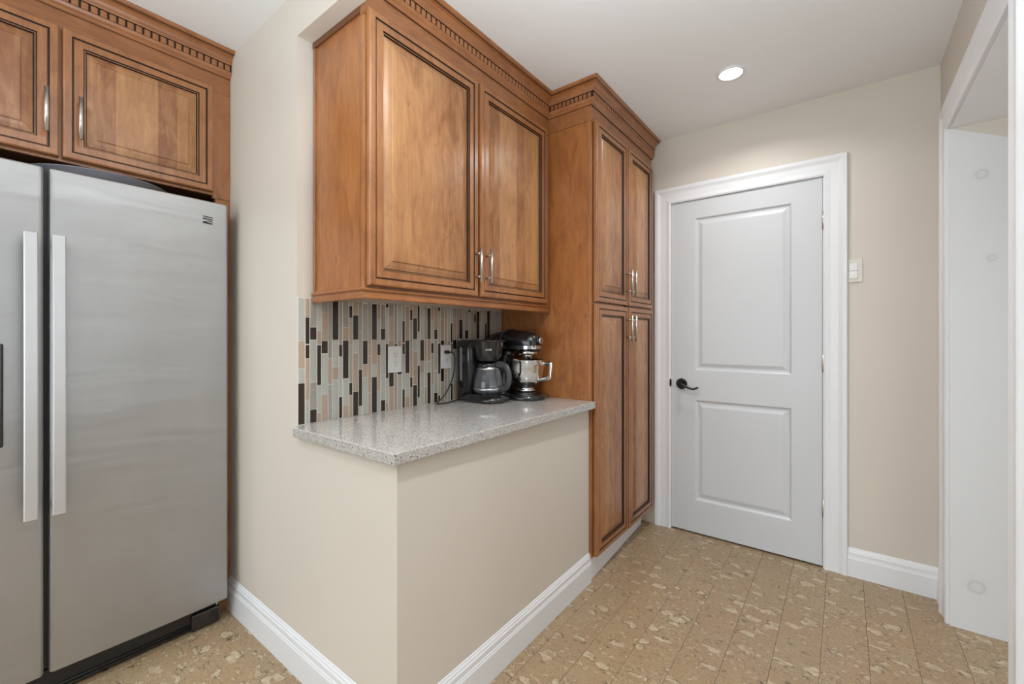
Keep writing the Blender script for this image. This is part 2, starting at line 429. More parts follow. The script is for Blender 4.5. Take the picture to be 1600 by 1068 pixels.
# ------------------------------------------------------------------ white door
dr = sroot('door_1', (-.476, YD, 0))
def ringpanel(mb, a0, a1, z0, z1, rings, mp, mi=None, fill=True):
    rs = []
    for i_, (q, d) in enumerate(rings):
        rs.append([mp(a0+q, z0+q, d), mp(a1-q, z0+q, d), mp(a1-q, z1-q, d), mp(a0+q, z1-q, d)])
    for i_ in range(len(rs)-1):
        mb.rings([rs[i_], rs[i_+1]], True, False, 0 if mi is None else mi[i_])
    if fill: mb.add(rs[-1], [(0, 1, 2, 3)], 0 if mi is None else mi[-1])
sx0, sx1, sz0, sz1 = -.8615, -.0905, .010, 2.029
yf = YD+.001
mpd = lambda a, z, d: (a, yf-d, z)
b = MB(); pa = (-.722, -.226); zs = [(.207, .815), (.996, 1.920)]
def q4(x0_, x1_, z0_, z1_): b.add([mpd(x0_, z0_, 0), mpd(x1_, z0_, 0), mpd(x1_, z1_, 0), mpd(x0_, z1_, 0)], [(0, 1, 2, 3)])
q4(sx0, pa[0], sz0, sz1); q4(pa[1], sx1, sz0, sz1)
q4(*pa, sz0, zs[0][0]); q4(*pa, zs[0][1], zs[1][0]); q4(*pa, zs[1][1], sz1)
for z0_, z1_ in zs:
    ringpanel(b, *pa, z0_, z1_, [(0, 0), (.004, -.003), (.010, -.0095), (.016, -.0105), (.022, -.010), (.040, -.0035), (.044, -.003), (.06, -.003)], mpd)
b.add([(sx0, yf, sz0), (sx1, yf, sz0), (sx1, yf, sz1), (sx0, yf, sz1), (sx0, yf+.035, sz0), (sx1, yf+.035, sz0), (sx1, yf+.035, sz1), (sx0, yf+.035, sz1)],
      [(4, 5, 6, 7), (0, 1, 5, 4), (1, 2, 6, 5), (2, 3, 7, 6), (3, 0, 4, 7)])
slab = b.build('door_panel', 'doorwhite', dr)
# lever handle
b = MB(); hx, hz = -.800, .909
def disc(mb, cx, y0, y1, cz, r, seg=28, mi=0):
    mb.rings([[(cx+rr*math.cos(2*PI*k/seg), yy, cz+rr*math.sin(2*PI*k/seg)) for k in range(seg)] for rr, yy in ((r, y0), (r*.98, y1+.002), (r*.86, y1))], True, True, mi, True)
disc(b, hx, yf, yf-.009, hz, .033)
b.tube([(hx, yf-.008, hz), (hx, yf-.045, hz)], .010)
b.tube([(hx-.008, yf-.045, hz+.004), (hx+.012, yf-.048, hz), (hx+.035, yf-.049, hz-.010), (hx+.060, yf-.049, hz-.021), (hx+.080, yf-.048, hz-.025), (hx+.098, yf-.046, hz-.018), (hx+.108, yf-.044, hz-.012)],
       [.009, .010, .008, .007, .0065, .006, .004], 12)
h_ = b.build('door_handle', 'bronze', dr); h_['label'] = 'black lever door handle on a round rosette'
b = MB(); b.rings([[(DX0+.003+.006*math.cos(t), y_, hz+.003+.025*math.sin(t)) for t in [2*PI*k/16 for k in range(16)]] for y_ in (YD-.006, YD-.014)], smooth=False)
o = b.build('strike_plate', 'bronze', dr)
for i_, hz_ in enumerate((1.805, 1.061, .313)):
    b = MB(); b.tube([(-.0875, YD-.004, hz_-.046), (-.0875, YD-.004, hz_+.046)], .0055, 10)
    for zz in (-.018, .018): b.tube([(-.0875, YD-.004, hz_+zz-.001), (-.0875, YD-.004, hz_+zz+.001)], .0062, 10)
    b.box(-.092, -.083, YD-.003, YD+.004, hz_-.045, hz_+.045)
    o = b.build('hinge', 'nickel', dr); o['label'] = 'silver door hinge'

# ------------------------------------------------------------------ light switch
t = thing('light_switch', 'double rocker light switch plate on the wall right of the white door', 'switch', (.041, YD, 1.53))
b = MB(); b.box(.012, .071, YD-.006, YD, 1.473, 1.590); b.build('switch_plate', 'almond', t, bevel=.002)
for z0_, z1_ in ((1.492, 1.529), (1.531, 1.568)):
    b = MB(); b.box(.018, .052, YD-.010, YD-.006, z0_, z1_); b.build('rocker', 'plate', t, bevel=.0015)

# ------------------------------------------------------------------ recessed ceiling light
t = thing('recessed_light', 'round lit recessed light in the white ceiling', 'ceiling light', (-.425, 2.244, CZ))
b = MB(); b.lathe(-.425, 2.244, [(.048, CZ-.001), (.061, CZ-.001), (.061, CZ-.005), (.057, CZ-.007), (.050, CZ-.008), (.048, CZ-.004)], 36, caps=False); b.build('trim_ring', 'white', t)
b = MB(); b.lathe(-.425, 2.244, [(.049, CZ-.001), (.049, CZ-.005)], 36); b.build('diffuser', 'lamp', t)

# ------------------------------------------------------------------ cabinets
def cab_door(parent, X, y0, y1, z0, z1, back, name='door'):
    """raised panel door facing +x: X is the front face, back the rear face"""
    mp = lambda a, z, d: (X+d, a, z)
    g = 1
    b = MB()
    ringsF = [(0, back-X), (0, -.006), (.0015, -.002), (.006, 0), (.0225, 0), (.0245, -.0035), (.0275, -.0035), (.029, -.0012), (.031, -.0008), (.0515, -.0008), (.0528, -.0055), (.0545, -.0062), (.0565, -.0055)]
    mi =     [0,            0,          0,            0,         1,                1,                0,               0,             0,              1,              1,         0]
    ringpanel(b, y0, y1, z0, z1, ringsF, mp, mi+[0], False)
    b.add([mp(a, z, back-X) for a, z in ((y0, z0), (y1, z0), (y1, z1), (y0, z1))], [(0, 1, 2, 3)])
    d = b.build(name, ['wood_v', 'glaze_shade'], parent)
    b = MB()
    r2 = [(.0560, -.012), (.0560, -.0056), (.0575, -.0056), (.0588, -.0115), (.0605, -.0115), (.0615, -.0100), (.075, -.0062), (.0870, -.0040), (.0875, -.0024), (.090, -.0010), (.094, -.0006)]
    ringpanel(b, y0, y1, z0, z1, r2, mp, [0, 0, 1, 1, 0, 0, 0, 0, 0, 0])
    b.build('raised_panel', ['wood_panel', 'glaze_shade'], d)
    return d
def bar_handle(parent, X, y, z0, z1):
    b = MB(); b.tube([(X+.032, y, z0), (X+.032, y, z1)], .0062, 14)
    for z in (z0+.024, z1-.024): b.tube([(X-.001, y, z), (X+.030, y, z)], .0045, 10)
    o = b.build('bar_handle', 'nickel', parent); o['label'] = 'brushed metal bar handle'
    return o
CR0 = CZ-.108
CROWN = [(0, CR0), (.006, CR0), (.009, CR0+.004), (.010, CR0+.010), (.016, CR0+.017), (.020, CR0+.025), (.020, CR0+.028), (.0165, CR0+.0285), (.0165, CR0+.055), (.022, CR0+.056), (.0235, CR0+.061), (.0245, CR0+.070), (.028, CR0+.080), (.036, CR0+.088), (.047, CR0+.091), (.050, CR0+.094), (.056, CR0+.098), (.059, CR0+.103), (.059, CR0+.1075), (0, CR0+.1075)]
CROWN_MI = {0: 1, 7: 1, 8: 1, 14: 1}  # glazed steps, their dark colour also standing in for shadow lines
def crown(parent, path, norms, runs):
    mb = MB(); n = len(CROWN)
    rs = [[(px+nx*p, py+ny*p, z) for (p, z) in CROWN] for (px, py), (nx, ny) in zip(path, norms)]
    for i in range(len(rs)-1):
        for j in range(n):
            k2 = (j+1) % n
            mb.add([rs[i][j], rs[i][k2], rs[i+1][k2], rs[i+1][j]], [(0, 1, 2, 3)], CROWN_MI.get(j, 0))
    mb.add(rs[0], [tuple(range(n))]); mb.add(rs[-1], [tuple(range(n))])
    cr = mb.build('crown_molding', ['wood_h', 'glaze_shade'], parent)
    mesh = {}
    for (ax, x, y, s0, s1) in runs:   # ax 'y': dentils run along y on a face at x, facing +x ; 'x': run along x at y, facing -y
        nn = max(1, int(round((s1-s0)/.0248))); st = (s1-s0)/nn
        for i in range(nn):
            c_ = s0+(i+.5)*st; hw = st*.5-.0034
            if ax not in mesh:
                m2 = MB(); z0_, z1_ = CR0+.030, CR0+.0535
                if ax == 'y': base = [(-hw, z0_), (hw, z0_), (hw, z1_), (-hw, z1_)]; f = lambda a, z, p: (p, a, z)
                else: base = [(-hw, z0_), (hw, z0_), (hw, z1_), (-hw, z1_)]; f = lambda a, z, p: (a, -p, z)
                ins = lambda q, p: [f(a+(q if a < 0 else -q), z+(q if z < CR0+.04 else -q), p) for a, z in base]
                o = m2.rings([ins(0, .0160), ins(0, .0195), ins(.0010, .0202)]).build('dentil', 'wood_v', cr, local=True)
                mesh[ax] = o.data
            else:
                o = bpy.data.objects.new('dentil', mesh[ax]); COL.objects.link(o); o.parent = cr
            rx, ry = parent.location.x, parent.location.y
            o.location = (x-rx, c_-ry, -parent.location.z) if ax == 'y' else (c_-rx, y-ry, -parent.location.z)
    return cr

# --- upper cabinet over the counter
FX = -1.232; UY0, UY1 = .814, 1.9145
t = thing('wall_cabinet', 'two-door brown wood wall cabinet above the tiled backsplash', 'cabinet', (-1.39, 1.36, 1.357))
b = MB(); b.box(XT+.001, FX-.019, UY0+.004, UY1-.001, 1.360, CR0)
b.box(XT+.001, FX-.0191, .8145, UY0+.0045, 1.36, 1.37)
b.build('cabinet_box', 'veneer', t)
b = MB(); b.box(FX-.019, FX, UY0, UY1, 1.357, 1.395); b.box(FX-.019, FX, UY0, UY0+.022, 1.395, 2.249); b.box(FX-.019, FX, UY1-.04, UY1, 1.395, 2.249)
b.box(FX-.019, FX, 1.33, 1.37, 1.395, 2.249)
b.build('face_frame', 'wood_v', t, bevel=.0012)
b = MB(); b.box(FX-.020, FX+.0008, UY0-.0006, UY1, 2.25, CR0+.01); b.build('top_rail', 'wood_h', t)
b = MB(); b.box(XT+.001, XT+.012, UY0-.001, UY0+.004, 1.357, 2.278); b.build('edge_strip', 'wood_v', t)
b = MB(); b.box(XT+.001, FX-.019, UY0-.003, UY0+.006, 2.258, 2.2795); b.build('top_strip', 'glaze_shade' if False else 'wooddark', t)
for y0_, y1_, hy in ((.822, 1.344, 1.3265), (1.358, 1.872, 1.3915)):
    d = cab_door(t, FX+.022, y0_, y1_, 1.370, 2.268, FX+.0035)
    bar_handle(d, FX+.022, hy, 1.425, 1.568)
# light rail
LR = [(-.016, 1.326), (.006, 1.326), (.008, 1.329), (.008, 1.333), (.004, 1.337), (.003, 1.348), (.004, 1.351), (.009, 1.354), (.010, 1.358), (.008, 1.361), (-.016, 1.361)]
b = MB(); b.sweep([(XT+.001, UY0), (FX+.002, UY0), (FX+.002, UY1)], [(0, -1), (1, -1), (1, 0)], LR); b.build('light_rail', 'wood_h', t)
crown(t, [(FX, .8125), (FX, UY1)], [(1, 0), (1, -1)], [('y', FX, 0, .816, UY1-.018)])

# --- tall pantry
PFX = -.984; PY0, PY1 = 1.9155, 2.735; ROOTP = (-1.27, 2.32, .113)
t = thing('pantry_cabinet', 'tall four-door brown wood pantry cabinet beside the white door', 'cabinet', ROOTP)
b = MB(); b.box(-1.553, PFX-.019, PY0+.003, YD-.002, .113, CR0)
b.build('cabinet_box', 'veneer', t)
b = MB(); b.box(PFX-.019, PFX, PY0, PY0+.03, .113, 2.2615); b.box(PFX-.019, PFX, 2.69, PY1, .113, 2.2615); b.box(PFX-.019, PFX, PY0+.03, 2.69, 1.345, 1.39); b.box(PFX-.019, PFX, PY0+.03, 2.69, .113, .15)
b.box(PFX-.019, PFX, 2.30, 2.345, .15, 2.3)
b.build('face_frame', 'wood_v', t, bevel=.0012)
b = MB(); b.box(PFX-.03, PFX+.0008, PY0-.001, PY1, 2.262, CR0+.01); b.box(FX-.01, PFX-.0301, PY0-.001, PY0+.004, 2.262, CR0+.01)
b.build('top_rail', 'wood_h', t)
for z0_, z1_, hz0, hz1 in ((1.374, 2.266, 1.428, 1.572), (.118, 1.364, 1.172, 1.318)):
    for y0_, y1_, hy in ((1.932, 2.313, 2.296), (2.329, 2.706, 2.352)):
        d = cab_door(t, PFX+.024, y0_, y1_, z0_, z1_, PFX+.0045)
        bar_handle(d, PFX+.024, hy, hz0, hz1)
crown(t, [(FX, PY0), (PFX, PY0), (PFX, 2.752)], [(1, -1), (1, -1), (1, 0)], [('x', 0, PY0, FX+.022, PFX+.010), ('y', PFX, 0, PY0-.010, 2.750)])

# --- cabinet over the fridge with its tall surround panel
CX = -2.162; t = thing('fridge_cabinet', 'brown wood cabinet with tall side panel built over the steel fridge', 'cabinet', (-2.5, .25, 0))
FY0, FY1 = -.26, P1-.001
b = MB(); b.box(-2.99, CX-.019, FY0, .730, 1.815, CR0); b.build('cabinet_box', 'wooddark', t)
b = MB(); b.box(CX-.019, CX, FY0, .69, 1.812, 1.845); b.box(CX-.019, CX, FY0, FY0+.04, 1.845, 2.3); b.box(CX-.019, CX, .20, .26, 1.845, 2.3)
b.build('face_frame', 'wood_v', t, bevel=.0012)
b = MB(); b.box(CX-.019, CX, .69, FY1, 1.80, 2.33); b.build('stile', 'wood_v', t)
b = MB(); b.box(CX-.019, CX+.0008, FY0, FY1, 2.262, CR0+.01); b.build('top_rail', 'wood_h', t)
b = MB(); b.box(-2.99, CX-.019, .735, FY1, .002, 1.815); b.box(CX-.019, CX, .700, FY1, .002, 1.802); b.build('side_panel', 'wood_v', t)
b = MB(); b.box(-2.99, CX, FY0-.02, FY0, .002, CR0); b.build('side_panel', 'wood_v', t)
for y0_, y1_, hy in ((.236, .687, .277), (-.235, .228, .195)):
    d = cab_door(t, CX+.022, y0_, y1_, 1.823, 2.275, CX+.0035)
    bar_handle(d, CX+.022, hy, 1.889, 2.036)
crown(t, [(CX, FY0-.02), (CX, FY1)], [(1, 0), (1, 0)], [('y', CX, 0, FY0-.01, FY1-.004)])
b = MB(); b.box(-2.995, -2.985, FY0, .735, .002, 1.815); b.build('back_panel', 'gap_shade', t)

# ------------------------------------------------------------------ fridge
t = thing('refrigerator', 'side-by-side stainless steel refrigerator with long grey handles', 'fridge', (-2.4, .24, 0))
RFX = -2.052
b = MB(); b.box(-2.86, -2.135, -.205, .692, .03, 1.742); b.build('cabinet_body', 'blackmatte', t, bevel=.004)
b = MB()   # doors: slightly bowed front face
def fdoor(y0, y1):
    mb = MB(); z0, z1 = .104, 1.753; n = 10
    rs = []
    prof = [(-2.125, 0), (-2.066, 0), (-2.058, .002), (-2.053, .007)]
    pts = []
    for i in range(n+1):
        u = i/n; pts.append((RFX+.004*(1-(2*u-1)**2), y0+.012+(y1-y0-.024)*u))
    outline = [(x, y0+q) for x, q in prof]+pts+[(x, y1-q) for x, q in prof[::-1]]
    cy_ = (y0+y1)/2
    ring = lambda q, z: [(x-(q if x > -2.1 else 0), y+(q if y < cy_ else -q)*.6, z) for x, y in outline]
    mb.rings([ring(.004, z0), ring(0, z0+.004), ring(0, z1-.004), ring(.004, z1)], True, True, 0, False)
    for k_ in range(len(mb.f)-2): mb.sm[k_] = False
    return mb
rd = fdoor(.196, .712).build('refrigerator_door', 'steel', t)
fd = fdoor(-.215, .184).build('freezer_door', 'steel', t)
b = MB(); b.box(-2.13, -2.085, .18, .20, .11, 1.745); b.build('door_gasket', 'blackmatte', t)
def fhandle(parent, y):
    mb = MB(); rs = []
    n = 22
    for i in range(n+1):
        u = i/n; z = .632+(1.528-.632)*u; e = min(u, 1-u)
        xo = -2.002+.008*math.sin(PI*u)
        th = .012; hw = .0155
        rs.append([(xo-th, y-hw, z), (xo-.003, y-hw, z), (xo, y-hw+.003, z), (xo, y+hw-.003, z), (xo-.003, y+hw, z), (xo-th, y+hw, z)])
    mb.rings(rs, True, True, 0, False)
    for z in (.645, 1.500): mb.box(RFX+.0, -2.008, y-.011, y+.011, z, z+.018)
    o = mb.build('door_handle', 'handle', parent); o['label'] = 'long flat grey vertical bar handle'
fhandle(rd, .2135); fhandle(fd, .152)
# emblem: three black wavy bars
b = MB(); xg = RFX+.0012
def bar(pts0, pts1):
    n = len(pts0); v = [(xg, y, z) for y, z in pts0]+[(xg, y, z) for y, z in pts1]+[(xg+.001, y, z) for y, z in pts0]+[(xg+.001, y, z) for y, z in pts1]
    f = []
    for i in range(n-1):
        f += [(i, i+1, n+i+1, n+i), (2*n+i, 2*n+i+1, 3*n+i+1, 3*n+i), (i, i+1, 2*n+i+1, 2*n+i), (n+i, n+i+1, 3*n+i+1, 3*n+i)]
    f += [(0, n, 3*n, 2*n), (n-1, 2*n-1, 4*n-1, 3*n-1)]
    b.add(v, f)
ya, yb2 = .620, .654; Y = lambda u: ya+(yb2-ya)*u
bar([(Y(0), 1.6905), (Y(.5), 1.6900), (Y(1), 1.6885)], [(Y(0), 1.6865), (Y(.5), 1.6855), (Y(1), 1.6840)])
bar([(Y(0), 1.6825), (Y(.5), 1.6815), (Y(1), 1.6800)], [(Y(0), 1.6760), (Y(.5), 1.6770), (Y(1), 1.6755)])
bar([(Y(.45), 1.6745), (Y(.75), 1.6742), (Y(1), 1.6710)], [(Y(.45), 1.6725), (Y(.75), 1.6695), (Y(1), 1.6675)])
bar([(Y(0), 1.6680), (Y(.3), 1.6705), (Y(.65), 1.6660), (Y(1), 1.6640)], [(Y(0), 1.6605), (Y(.3), 1.6595), (Y(.65), 1.6590), (Y(1), 1.6600)])
o = b.build('emblem', 'blackmatte', rd); o['label'] = 'small black emblem of wavy bars'
b = MB(); b.box(RFX+.0010, RFX+.0016, .594, .606, 1.652, 1.660); o = b.build('sticker', 'silver', rd)
# dispenser
b = MB(); b.box(-2.056, RFX+.0075, -.155, .099, .862, 1.182); o = b.build('dispenser', 'black', fd, bevel=.012, seg=3); o['label'] = 'black ice and water dispenser'
# grille and foot cover
b = MB(); b.box(-2.140, -2.104, -.20, .600, .022, .094)
for z in (.018, .030): b.tube([(-2.101, -.2, z), (-2.101, .588, z)], .004, 8)
b.box(-2.140, -2.110, -.20, .69, .012, .03)
b.build('toe_grille', 'blackmatte', t)
b = MB(); b.box(-2.150, -2.088, .592, .694, .008, .072); b.box(-2.150, -2.100, .60, .690, .070, .092); b.build('foot_cover', 'black', t, bevel=.006)
b = MB(); b.tube([(-2.098, .683, .075), (-2.090, .683, .084), (-2.090, .683, .098), (-2.078, .683, .104)], .003, 8); b.build('hinge_pin', 'white', t)
for y in (.672, -.18):
    b = MB(); b.box(-2.20, -2.09, y-.014, y+.014, 1.742, 1.759); b.build('hinge_cover', 'black', t, bevel=.005)
# round tray lying on the fridge
b = MB(); b.lathe(-2.30, .352, [(.14, 1.7430), (.15, 1.7435), (.205, 1.775), (.213, 1.788), (.216, 1.790), (.213, 1.792), (.20, 1.780), (.148, 1.749), (.01, 1.748)], 48)
tag(b.build('serving_tray', 'tray'), 'dark grey round tray lying on top of the steel fridge', 'tray')

# ------------------------------------------------------------------ counter
b = MB(); poly = [(-1.532, .731), (-.966, .731), (-.960, 1.9145), (XT+.0005, 1.9145), (XT+.0005, .7575), (-1.532, .7575)]
poly = [(-1.533, .731), (-.966, .731), (-.960, 1.9145), (XT-.004, 1.9145), (XT-.004, .752), (-1.540, .745)]
b.rings([[(x, y, z) for x, y in poly] for z in (CT-.033, CT)])
tag(b.build('countertop', 'quartz', bevel=.0025), 'grey speckled quartz countertop on the half-height wall', 'countertop')

# ------------------------------------------------------------------ tile backsplash
t = thing('tile_backsplash', 'mosaic backsplash of vertical grey, beige and dark brown tiles', 'backsplash', (XT, 1.34, CT))
b = MB(); b.box(XT-.006, XT-.0012, P1, 1.914, CT+.0005, 1.3425); b.build('grout', 'grout', t)
YAW = .656; Fx, Fy, Rx, Ry = -math.sin(YAW), math.cos(YAW), math.cos(YAW), math.sin(YAW)
def onT(u, v):   # measured picture position to a point on the tiled wall plane
    a = (u-800)/675; dx, dy = Fx+a*Rx, Fy+a*Ry; s = XT/dx
    return dy*s, H+(524-v)/675*s
A = [(25, 83, 'G33-368 P371-585 G590-703 D707-1060'), (90, 120, 'P33-178 D182-392 D400-507 P511-836 G840-1060'), (127, 177, 'T33-255 D260-358 G364-693 T698-910 D914-1060'),
 (183, 212, 'G33-287 P291-397 D402-717 G721-938 P942-1060'), (218, 266, 'T33-145 P149-365 D369-467 G475-790 P796-1060'), (271, 299, 'T33-505 P509-712 T716-1060'),
 (305, 350, 'D33-358 G363-572 P577-674 G682-1060'), (357, 381, 'T33-393 D398-492 G500-808 D814-1060'), (388, 431, 'T33-260 P264-362 D366-665 G670-876 P880-1060'),
 (438, 461, 'G33-88 D92-184 P188-400 T404-698 D702-797 P800-1060'), (469, 508, 'P33-160 D165-357 G362-461 P468-768 D772-1060'), (514, 538, 'T33-292 T296-592 D596-884 G888-1060'),
 (546, 583, 'T33-70 T76-362 D367-552 P556-655 G660-1060'), (589, 610, 'T33-395 P399-485 P490-778 P783-1060'), (618, 656, 'G33-72 D76-358 P362-552 G556-650 D655-1060'),
 (662, 683, 'P33-193 G198-390 D394-482 P487-768 G772-1060'), (690, 722, 'T33-78 T82-268 D272-358 G362-640 G645-835 D838-1060'), (729, 748, 'D33-102 G106-390 D394-664 G668-858 P862-1060'),
 (755, 790, 'T33-178 P182-358 P362-600 D604-730 P734-1060'), (797, 815, 'T33-110 T114-390 D394-440 P444-1060'), (822, 853, 'G33-360 P365-580 D584-632 G637-1060')]
B = [(55, 75, 'T33-210 D215-415 D425-522 G530-845 D850-1060'), (82, 118, 'D33-68 P80-390 D395-698 G705-912 P916-1060'), (126, 146, 'T33-108 D112-208 T212-470 P474-730 D736-830 P835-1060'),
 (153, 188, 'P33-185 D190-383 G390-490 P497-800 D808-1060'), (195, 213, 'D33-312 G316-622 D628-922 G926-1060'), (220, 253, 'T33-85 G90-388 D392-583 P588-695 G700-1060'),
 (260, 278, 'T33-385 P390-590 G595-820 P825-1060'), (285, 315, 'T33-93 D97-383 P388-582 G590-688 D693-1060'), (322, 342, 'P33-212 G216-415 D420-512 P518-805 G810-1060'),
 (348, 378, 'P33-290 D295-383 G390-672 G680-872 D880-1060'), (385, 403, 'D33-122 G126-420 D424-702 G706-900 D905-1060'), (409, 440, 'T33-195 P200-390 D395-620 D655-775 P780-1060'),
 (446, 465, 'P33-700 T705-1060'), (472, 495, 'G33-390 T395-640 G645-1060'), (502, 518, 'G33-230 D236-415 D425-510 G515-780 D795-1060')]
cols = []
for (lst, s, ox, oy) in ((A, 5.088, 460, 460), (B, 5.933, 620, 465)):
    for a, c_, spec in lst:
        u0, u1 = ox+a/s, ox+c_/s; um = (u0+u1)/2
        y0_ = onT(u0, 500)[0]; y1_ = onT(u1, 500)[0]
        tl = []
        for p_ in spec.split():
            va, vb = p_[1:].split('-'); za = onT(um, oy+float(va)/s)[1]; zb = onT(um, oy+float(vb)/s)[1]
            tl.append([p_[0], min(za, 1.341), max(zb, CT+.001)])
        tl[0][1] = 1.341; tl = [q for q in tl if q[1]-q[2] > .006]; tl[-1][2] = CT+.002
        cols.append([y0_, y1_, tl])
cols[0][0] = P1+.001
y = cols[-1][1]+.0035; wide = True; src = 2
RIGHT = ['D33-95 G99-290 P295-600', 'P140', 'G', ]
while y < 1.905:
    wd = .0232 if wide else .0128
    tl = [list(q) for q in cols[(src*2+(0 if wide else 1)) % 34][2]]
    if (cols[(src*2+(0 if wide else 1)) % 34][1]-cols[(src*2+(0 if wide else 1)) % 34][0] > .018) != wide:
        tl = [list(q) for q in cols[(src*2+(1 if wide else 0)) % 34][2]]
    cols.append([y, min(y+wd, 1.912), tl]); y += wd+.0036
    if not wide: src += 3
    wide = not wide
for y0_, y1_, tl in cols:
    for kd, za, zb in tl:
        p = random.uniform(-.0006, .0006)
        mb = MB(); xf = XT+p; e = .0008
        rs = [[(x, y0_+q, zb+q), (x, y1_-q, zb+q), (x, y1_-q, za-q), (x, y0_+q, za-q)] for x, q in ((XT-.004, 0), (xf-.0008, 0), (xf, e))]
        mb.rings(rs)
        mb.build('tile', 't'+kd, t)

# ------------------------------------------------------------------ outlets
def outlet(y, label, top_open=True):
    t = thing('wall_outlet', label, 'outlet', (XT, y, 1.104))
    w2 = .0345
    mb = MB(); mb.box(XT+.0002, XT+.006, y-w2, y+w2, 1.047, 1.161); mb.build('outlet_plate', 'plate', t, bevel=.002)
    for zc in (1.124, 1.084):
        mb = MB(); rs = []
        for x, r in ((XT+.005, .0150), (XT+.0072, .0150), (XT+.0078, .0142)):
            rs.append([(x, y+max(-.0125, min(.0125, r*1.05*math.cos(a))), zc+r*math.sin(a)) for a in [2*PI*k/24 for k in range(24)]])
        mb.rings(rs); f = mb.build('receptacle', 'plate', t)
        mb = MB()
        for dy, hh in ((-.0062, .0045), (.0062, .0038)): mb.box(XT+.0075, XT+.0083, y+dy-.0011, y+dy+.0011, zc+.002-hh+.002, zc+.002+hh+.002)
        mb.rings([[(x, y+.0022*math.cos(a), zc-.0075+.0024*math.sin(a)) for a in [2*PI*k/10 for k in range(10)]] for x in (XT+.0075, XT+.0083)])
        mb.build('socket_slots', 'slot', f)
    mb = MB(); mb.rings([[(x, y+.0022*math.cos(a), 1.104+.0022*math.sin(a)) for a in [2*PI*k/10 for k in range(10)]] for x in (XT+.005, XT+.0068)]); mb.build('screw', 'nickel', t)
outlet(1.1735, 'white wall outlet alone on the tiles, nothing plugged in')
outlet(1.477, 'white wall outlet behind the coffee maker with a black plug in it')

def spl(P, n=8):
    P = [Vector(p) for p in P]; out = []
    for i in range(len(P)-1):
        p0 = P[max(0, i-1)]; p1 = P[i]; p2 = P[i+1]; p3 = P[min(len(P)-1, i+2)]
        for k in range(n):
            u = k/n; out.append(.5*((2*p1)+(p2-p0)*u+(2*p0-5*p1+4*p2-p3)*u*u+(3*p1-p0-3*p2+p3)*u**3))
    out.append(P[-1]); return out

# ------------------------------------------------------------------ coffee maker (front faces +x)
cx0, cy0 = -1.405, 1.612
t = thing('coffee_maker', 'black drip coffee maker with glass carafe on the counter', 'coffee maker', (cx0, cy0, CT+.0004))
def rrect(x0, x1, y0, y1, r, z, n=6):
    pts = []
    for (cx, cy, a0) in ((x1-r, y1-r, 0), (x0+r, y1-r, PI/2), (x0+r, y0+r, PI), (x1-r, y0+r, 1.5*PI)):
        for k in range(n+1):
            a = a0+PI/2*k/n; pts.append((cx+r*math.cos(a), cy+r*math.sin(a), z))
    return pts
# local coords, origin on the counter
b = MB()
b.rings([rrect(x0, x1, -w_, w_, r_, z) for x0, x1, w_, r_, z in ((-.128, .118, .084, .07, .0003), (-.132, .124, .090, .078, .006), (-.132, .124, .090, .078, .014), (-.128, .120, .086, .075, .022), (-.120, .104, .078, .070, .034), (-.118, .096, .074, .068, .039))], smooth=True)
b.lathe(.018, 0, [(.058, .036), (.060, .040), (.056, .042), (.010, .042)], 32)
b.build('base', 'black', t, local=True)
b = MB()
b.rings([rrect(-.130, -.028, -.080, .080, .026, z) for z in (.020, .290)]+[rrect(-.127, -.031, -.077, .077, .024, .296)], smooth=True)
b.build('water_tank', 'black', t, local=True)
b = MB()   # water level window on the near side of the tank
b.box(-.098, -.084, -.0810, -.0795, .10, .262); b.build('water_gauge', 'gray', t, local=True, bevel=.0008)
b = MB()   # brew basket
seg = 32
def oval(r, z, k=1.): return [(.018+r*math.cos(2*PI*i/seg), r*k*math.sin(2*PI*i/seg), z) for i in range(seg)]
b.rings([oval(.052, .196), oval(.061, .200), oval(.066, .232), oval(.0735, .286), oval(.0745, .291)], smooth=True)
b.rings([rrect(-.06, .02, -.071, .071, .02, z) for z in (.262, .290)])
b.build('brew_basket', 'black', t, local=True)
b = MB(); b.rings([rrect(-.130, .090, -.083, .083, .060, .2905), rrect(-.130, .090, -.083, .083, .060, .297), rrect(-.122, .082, -.075, .075, .055, .301)], smooth=True)
b.build('lid', 'black', t, local=True)
b = MB()
for i in range(7):
    a = -1.02+i*.055
    x, y_ = .018+.0705*math.cos(a), .0705*math.sin(a)
    d_ = Vector((-math.sin(a), math.cos(a), 0))*.0013; n_ = Vector((math.cos(a), math.sin(a), 0))*.0022
    c_ = Vector((x, y_, .2535)); hh = .0035 if i % 3 else .0045
    vs = [c_+sx_*d_+sy_*n_+Vector((0, 0, sz_*hh)) for sx_ in (-1, 1) for sy_ in (-1, 1) for sz_ in (-1, 1)]
    b.add(vs, [(0, 1, 3, 2), (4, 6, 7, 5), (0, 4, 5, 1), (2, 3, 7, 6), (0, 2, 6, 4), (1, 5, 7, 3)])
b.build('badge_lettering', 'silver', t, local=True)
b = MB()
b.lathe(.018, 0, [(.055, .0425), (.068, .044), (.073, .052), (.0745, .075), (.070, .105), (.059, .145), (.053, .165), (.053, .172), (.0515, .172), (.0515, .165), (.0575, .145), (.0685, .105), (.073, .075), (.0715, .054), (.066, .0455), (.01, .0450)], 40, caps=False)
cf = b.build('carafe', 'glass', t, local=True); cf['label'] = 'clear glass carafe'
b = MB(); b.lathe(.018, 0, [(.0750, .060), (.0755, .064), (.0752, .068), (.0747, .068), (.0747, .060)], 40, caps=False); b.lathe(.018, 0, [(.0552, .158), (.0538, .172), (.053, .172)], 36, caps=False)
b.build('metal_band', 'silver', cf, local=True)
